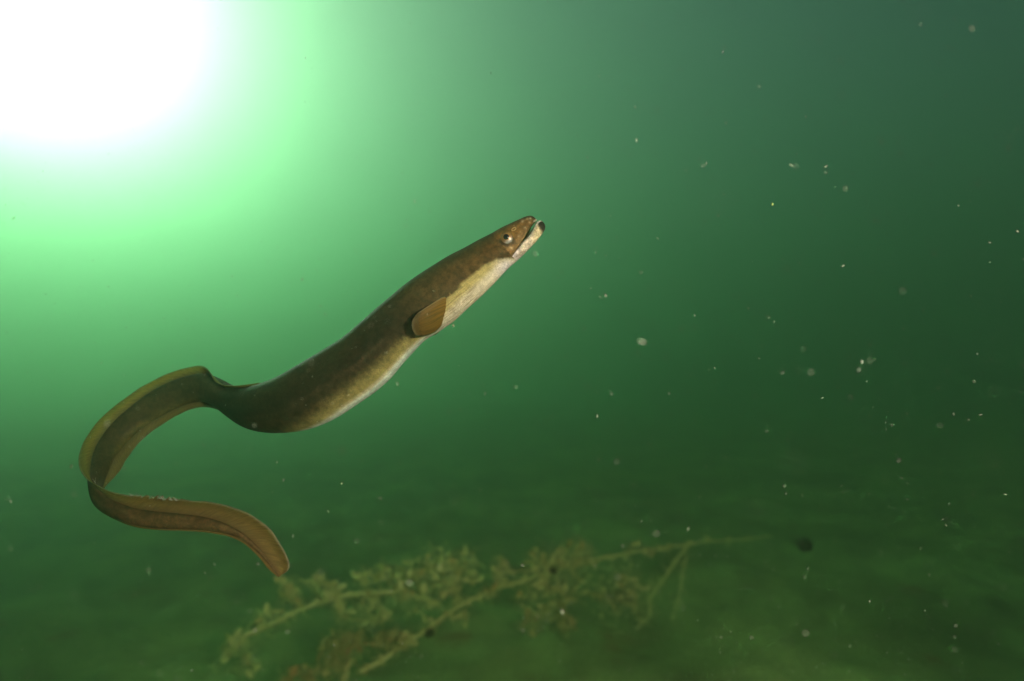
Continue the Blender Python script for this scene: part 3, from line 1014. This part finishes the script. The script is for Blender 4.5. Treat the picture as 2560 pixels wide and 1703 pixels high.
build_weed('waterweed', 'low curly waterweed tuft between the two long stems near the bottom edge',
           [([(850, 1668, 1.10), (840, 1630, 1.12), (850, 1600, 1.13), (880, 1585, 1.14)], .0020, .0010, 'stem'),
            ([(955, 1620, 1.15), (945, 1592, 1.16), (975, 1585, 1.17), (1000, 1590, 1.18)], .0018, .0010, 'branch')],
           [(830, 1610, 1.12, 34, 12), (860, 1600, 1.13, 34, 12), (895, 1610, 1.14, 30, 9), (840, 1640, 1.11, 30, 9), (960, 1595, 1.16, 26, 9), (990, 1600, 1.17, 24, 6), (800, 1680, 1.08, 26, 7), (760, 1690, 1.07, 26, 7), (870, 1660, 1.1, 30, 7), (720, 1690, 1.06, 24, 6)],
           m_dim, 'c', 'waterweed stems lying over the lake bed')

build_weed('waterweed', 'reddish brown withered weed tangle hanging below the long stem',
           [([(1300, 1560, 1.36), (1340, 1545, 1.37), (1390, 1520, 1.38), (1430, 1490, 1.39)], .0018, .0010, 'stem'),
            ([(1405, 1585, 1.37), (1410, 1540, 1.38), (1405, 1500, 1.38)], .0016, .0010, 'branch')],
           [(1320, 1555, 1.36, 30, 9), (1405, 1500, 1.37, 20, 6), (1415, 1570, 1.37, 22, 7), (1380, 1530, 1.37, 36, 9), (1570, 1500, 1.44, 30, 8), (1600, 1530, 1.45, 26, 6)],
           m_dim, 'c', 'waterweed stems lying over the lake bed')


# ------------------------------------------------------------------ lumps on the bed
def lump(name, label, cat, x, y, d, rpx, col, seed, group=None):
    s = d * HF / 1280
    c = at(x, y, d)
    bm = bmesh.new()
    bmesh.ops.create_icosphere(bm, subdivisions=4, radius=rpx * s)
    for v in bm.verts:
        n_ = mnoise.fractal(v.co.normalized() * 1.8 + Vector((seed, 0, 0)), 1, 2, 4)
        v.co *= 1 + .35 * n_
        v.co.z *= .85
    me = bpy.data.meshes.new(name); bm.to_mesh(me); bm.free()
    m = NT(name + '_crust')
    n1 = m.noise(80, 4, .6, m.pos())
    cc = m.ramp(n1, [(.3, tuple(v * .5 for v in col)), (.7, col)])
    mat = m.done(m.n('ShaderNodeBsdfPrincipled', {'Base Color': cc, 'Roughness': .9, 'Specular IOR Level': .1}).outputs[0])
    o = link(name, me, mat)
    o.location = c
    return tag(o, label, cat, group)


lump('algae_ball', 'small dark round algae ball at the far right end of the long stem', 'algae ball', 2012, 1362, 2.35, 18, (.032, .025, .015), 3.3)
lump('algae_ball', 'tiny dark algae ball beside the long stem below the leafy crest', 'algae ball', 1384, 1426, 1.90, 9, (.03, .02, .012), 7.1)
lump('algae_ball', 'dark brown algae knob clinging under the long stem near the bottom', 'algae ball', 1074, 1583, 1.70, 11, (.03, .022, .012), 5.4)


# ------------------------------------------------------------------ drifting flecks
def fleck_mat(name, col):
    m = NT(name)
    d = m.n('ShaderNodeBsdfDiffuse', {'Color': (*col, 1)})
    t = m.n('ShaderNodeBsdfTranslucent', {'Color': (*col, 1)})
    return m.done(m.n('ShaderNodeMixShader', {0: .5, 1: d.outputs[0], 2: t.outputs[0]}).outputs[0])


OCT = np.array(((1, 0, 0), (-1, 0, 0), (0, 1, 0), (0, -1, 0), (0, 0, 1), (0, 0, -1)), float)
OCF = ((0, 2, 4), (2, 1, 4), (1, 3, 4), (3, 0, 4), (2, 0, 5), (1, 2, 5), (3, 1, 5), (0, 3, 5))


def build_particles():
    V, F = [], []
    n = 0
    while n < 17000:
        d = 0.27 + 1.3 * random.random() ** .62
        x = random.uniform(-150, 2710); y = random.uniform(-120, 1823)
        p = at(x, y, d)
        if p[2] < .06:
            continue
        r = min(.00065, .00025 * math.exp(random.gauss(0, .42))) * (1.0 if d > .3 else .6)
        lng = random.choice((1, 1, 1.4, 2.2, 3.2)) * random.uniform(.8, 1.3)
        a = nrm(rng.normal(0, 1, 3)); b = nrm(np.cross(a, rng.normal(0, 1, 3))); c = np.cross(a, b)
        M = np.stack((a * r * lng, b * r, c * r * random.uniform(.5, 1)))
        base = len(V)
        V.extend(OCT @ M + p)
        F.extend((base + i, base + j, base + k) for i, j, k in OCF)
        n += 1
    n = 0
    while n < 45:                       # a few close to the lens, far out of focus
        d = random.uniform(.11, .24)
        p = at(random.uniform(-100, 2660), random.uniform(-100, 1800), d)
        r = random.uniform(.00007, .0002)
        base = len(V)
        V.extend(OCT * r * np.array((1, .8, random.uniform(.8, 2.2))) + p)
        F.extend((base + i, base + j, base + k) for i, j, k in OCF)
        n += 1
    o = link('suspended_particles', mesh('suspended_particles', V, F), fleck_mat('suspended_silt', (.58, .60, .50)), smooth=False)
    tag(o, 'pale silt specks drifting everywhere in the green water', kind='stuff')


build_particles()

FL = [((1931, 511, .55, 5.2), (.55, .65, .25), 'yellow green fleck drifting alone in the dark water right of the eel head'),
      ((1807, 130, .50, 4.6), (.5, .55, .5), 'pale oval fleck drifting near the top, right of centre'),
      ((2429, 72, .34, 8.0), (.22, .26, .20), 'large blurred fleck drifting near the top right corner'),
      ((2155, 905, .45, 6.0), (.45, .5, .42), 'upper fleck of the pair drifting right of centre'),
      ((2147, 925, .40, 6.0), (.25, .32, .25), 'dimmer lower fleck of the pair drifting right of centre'),
      ((2113, 472, .36, 7.0), (.2, .26, .18), 'dim blurred green fleck drifting high on the right'),
      ((1133, 814, .50, 6.0), (.3, .36, .22), 'small greenish crumb drifting just below the eel pectoral fin'),
      ((854, 1209, .52, 4.0), (.6, .7, .5), 'small round fleck drifting below the eel belly'),
      ((178, 1166, .42, 7.0), (.24, .30, .18), 'dim green fleck drifting left of the curled eel tail')]
for (x, y, d, rp), col, lab in FL:
    s = d * HF / 1280
    bm = bmesh.new()
    bmesh.ops.create_icosphere(bm, subdivisions=2, radius=rp * .8 * s)
    for v in bm.verts:
        v.co *= 1 + .35 * mnoise.noise(v.co.normalized() * 2 + Vector((x, y, 0)))
        v.co.x *= .55; v.co.y *= .5
    me = bpy.data.meshes.new('drifting_fleck'); bm.to_mesh(me); bm.free()
    o = link('drifting_fleck', me, fleck_mat('drifting_fleck', col))
    o.location = at(x, y, d)
    o.rotation_euler = (random.uniform(-.3, .3), random.uniform(-.5, .5), 0)
    tag(o, lab, 'fleck', 'larger flecks drifting in the water')
